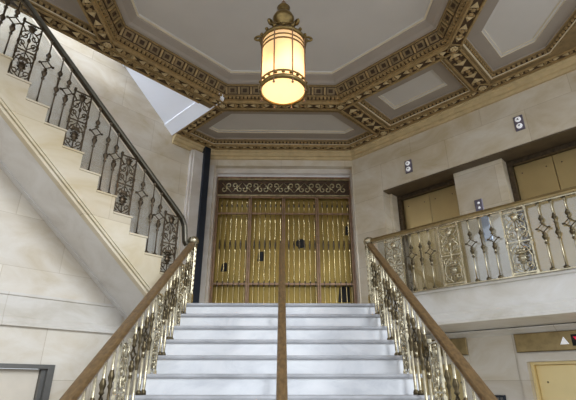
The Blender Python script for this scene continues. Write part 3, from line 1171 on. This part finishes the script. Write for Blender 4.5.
# brackets and dentils round the octagonal recess
dn = MB()
for i in range(8):
    a = i*PI/4
    dn.M = Matrix.Translation((OC.x, OC.y, ZC)) @ Matrix.Rotation(a, 4, 'Z')
    ap = 2.27
    hs = (ap-0.03)*math.tan(PI/8)
    n = 30
    dn.cur = 0
    for k in range(n):
        y = -hs+(k+0.5)*2*hs/n
        dn.box(ap-0.06, ap-0.0302, y-0.018, y+0.018, 0.042, 0.08)
    hs = (ap-0.10)*math.tan(PI/8)
    m = 9
    for k in range(m):
        y = -hs+(k+0.5)*2*hs/m
        u = Vector((-0.08, 0, 0.11)).normalized()
        nn = Vector((-0.11, 0, -0.08)).normalized()
        base = Vector((ap-0.06, y, 0.105))
        mm = dn.M
        rot = Matrix(((0, u.x, -nn.x, base.x), (1, u.y, -nn.y, base.y), (0, u.z, -nn.z, base.z), (0, 0, 0, 1)))
        dn.M = mm @ rot
        dn.cur = 1
        for (x0, x1, z0, z1) in ((-0.065, -0.035, 0.015, 0.122), (0.035, 0.065, 0.015, 0.122), (-0.035, 0.035, 0.015, 0.038), (-0.035, 0.035, 0.099, 0.122)):
            dn.box(x0, x1, z0, z1, -0.018, 0.0)
        dn.cur = 0
        dn.box(0.080, 0.110, 0.01, 0.125, -0.020, 0.0)
        dn.M = mm
dn.M = None
for h in holes[1:]:
    pl = inset(ccw(h), 0.024)
    for i in range(len(pl)):
        a, b_ = Vector(pl[i]), Vector(pl[(i+1) % len(pl)])
        Ln = (b_-a).length
        dn.M = Matrix.Translation((a.x, a.y, ZC)) @ Matrix.Rotation(math.atan2(b_.y-a.y, b_.x-a.x), 4, 'Z')
        q = max(1, int(Ln/0.065))
        dn.cur = 0
        for k in range(q):
            x = (k+0.5)*Ln/q
            dn.box(x-0.019, x+0.019, 0.0, 0.022, 0.027, 0.058)
dn.M = None
dn.build('bracket_band', ['gold', 'goldbase'], ceil)

# cornice along the walls
cp = [(0, ZC-0.17), (0.035, ZC-0.17), (0.045, ZC-0.125), (0.08, ZC-0.115), (0.09, ZC-0.06), (0.12, ZC-0.045), (0.13, ZC-0.0005), (0, ZC-0.0005)]
co = MB()
co.along([(vw[0]+0.02, vw[1]+0.01), (-1.40, 7.60), (1.40, 7.60), (5.2, 3.80)], cp, side=1)
struct(co.build('trim_7', 'cornice'))

# ------------------------------------------------------------------ hanging lantern
t = thing('hanging_lantern', 'lit cylindrical glass lantern with brass cage hanging from the ceiling', 'lantern', (0.02, 3.68, 2.77+E))
g = MB()
g.smooth = True
g.lathe([(0.195, 0.03), (0.200, 0.06), (0.196, 0.74)], n=28, cap=False)
g.build('glass_cylinder', 'glass', t)
g = MB()
g.smooth = True
g.lathe([(0.001, -0.075), (0.08, -0.065), (0.15, -0.035), (0.190, 0.01), (0.192, 0.03)], n=28, cap=False)
g.build('glass_bowl', 'glass', t)
b = MB()
b.smooth = True
for (x, y, z) in ((0.06, 0, 0.36), (-0.04, 0.06, 0.36), (-0.04, -0.06, 0.36)):
    b.lathe([(0.015, -0.09), (0.03, -0.05), (0.042, 0.0), (0.03, 0.045), (0.001, 0.06)], (x, y, z), 10)
b.build('bulb', 'bulb', t)


def hoop(mb, r, z0, z1, th=0.016, n=28):
    mb.lathe([(r-0.006, z0), (r+th*0.5, z0), (r+th, (z0+z1)/2), (r+th*0.5, z1), (r-0.006, z1), (r-0.006, z0)], n=n, cap=False)


k = MB()
k.smooth = True
hoop(k, 0.200, -0.01, 0.045, 0.024)
hoop(k, 0.203, 0.095, 0.115, 0.010)
for i in range(20):
    w = 2*PI*i/20
    k.ball((0.212*math.cos(w), 0.212*math.sin(w), 0.07), 0.017, n=6)
k.build('lower_ring', 'lampbrass', t)
k = MB()
k.smooth = True
hoop(k, 0.198, 0.735, 0.79, 0.022)
hoop(k, 0.200, 0.60, 0.618, 0.008)
hoop(k, 0.200, 0.665, 0.68, 0.008)
for i in range(16):
    w = 2*PI*i/16
    k.ball((0.215*math.cos(w), 0.215*math.sin(w), 0.80), 0.018, 1.3, n=6)
k.build('upper_ring', 'lampbrass', t)
for i in range(8):
    w = 2*PI*(i+0.5)/8
    k = MB()
    k.tube([(0.209*math.cos(w), 0.209*math.sin(w), -0.06), (0.209*math.cos(w), 0.209*math.sin(w), 0.80)], 0.0065, 6)
    k.smooth = True
    k.ball((0.209*math.cos(w), 0.209*math.sin(w), -0.06), 0.013, n=6)
    k.build('cage_bar', 'gatebronze', t)
k = MB()
k.smooth = True
k.lathe([(0.205, 0.79), (0.19, 0.82), (0.12, 0.86), (0.085, 0.90), (0.10, 0.93), (0.075, 0.97), (0.045, 1.0), (0.05, 1.08), (0.095, 1.13), (0.105, 1.18), (0.085, 1.24), (0.04, 1.28), (0.05, 1.32), (0.065, 1.37), (0.04, 1.42), (0.012, 1.45)], n=20)
k.build('crown', 'lampbrass', t)
for i in range(6):
    w = 2*PI*i/6
    k = MB()
    k.smooth = True
    k.M = Matrix.Rotation(w, 4, 'Z')
    pts = spiral(k, 0.235, 0.83, 0.05, 0.012, PI, PI-2.0*PI, 0.011)
    k.tube([(0.185, 0, 0.83), (0.15, 0, 0.93), (0.085, 0, 0.99), (0.06, 0, 1.05)], [0.012, 0.011, 0.009, 0.006], 6)
    k.M = None
    k.build('scroll_bracket', 'lampbrass', t)
LS = 1.15
LZ = 0.83
zc_top = ((ZC+0.365)-(2.77+E))/LZ
k = MB()
k.smooth = True
z, i = 1.44, 0
while z < zc_top-0.06:
    pts = []
    for j in range(10):
        w = 2*PI*j/10
        a, b_ = 0.016*math.cos(w), 0.032*math.sin(w)
        pts.append((a, 0, z+0.03+b_) if i % 2 == 0 else (0, a, z+0.03+b_))
    k.tube(pts, 0.0055, 5, closed=True)
    z += 0.05
    i += 1
k.build('chain', 'gatebronze', t)
k = MB()
k.smooth = True
k.lathe([(0.02, -0.07), (0.05, -0.05), (0.10, -0.015), (0.11, 0.0)], (0, 0, zc_top), 18)
k.build('ceiling_rose', 'gate', t)

t.scale = (LS, LS, LZ)

# ------------------------------------------------------------------ light
w = bpy.data.worlds.new('World')
sc.world = w
w.use_nodes = True
bg = w.node_tree.nodes['Background']
bg.inputs['Color'].default_value = (0.86, 0.92, 1.0, 1)
bg.inputs['Strength'].default_value = 1.1


def light(name, kind, loc, energy, color, **kw):
    d = bpy.data.lights.new(name, kind)
    d.energy = energy
    d.color = color
    for k_, v in kw.items():
        setattr(d, k_, v)
    o = bpy.data.objects.new(name, d)
    C.objects.link(o)
    o.location = loc
    return o


light('lantern_light', 'POINT', (0.02, 3.68, 2.77+E+0.25), 6.5, (1.0, 0.80, 0.55), shadow_soft_size=0.08)

sun = light('daylight', 'SUN', (3, -8, 8), 1.35, (0.88, 0.94, 1.0), angle=math.radians(16))
sun.rotation_euler = Vector((-0.75, 1.0, -0.42)).to_track_quat('-Z', 'Y').to_euler()

# ------------------------------------------------------------------ camera
cam = bpy.data.cameras.new('Camera')
co_ = bpy.data.objects.new('Camera', cam)
C.objects.link(co_)
co_.location = (0.012, 0.0, E)
co_.rotation_euler = (math.radians(90+23), 0, math.radians(-0.9))
cam.sensor_width = 36
cam.lens = 36*436/576
cam.clip_end = 200
sc.camera = co_

vs = sc.view_settings
vs.view_transform = 'Standard'
vs.look = 'None'
vs.gamma = 1
vs.use_curve_mapping = False
vs.exposure = 0.25
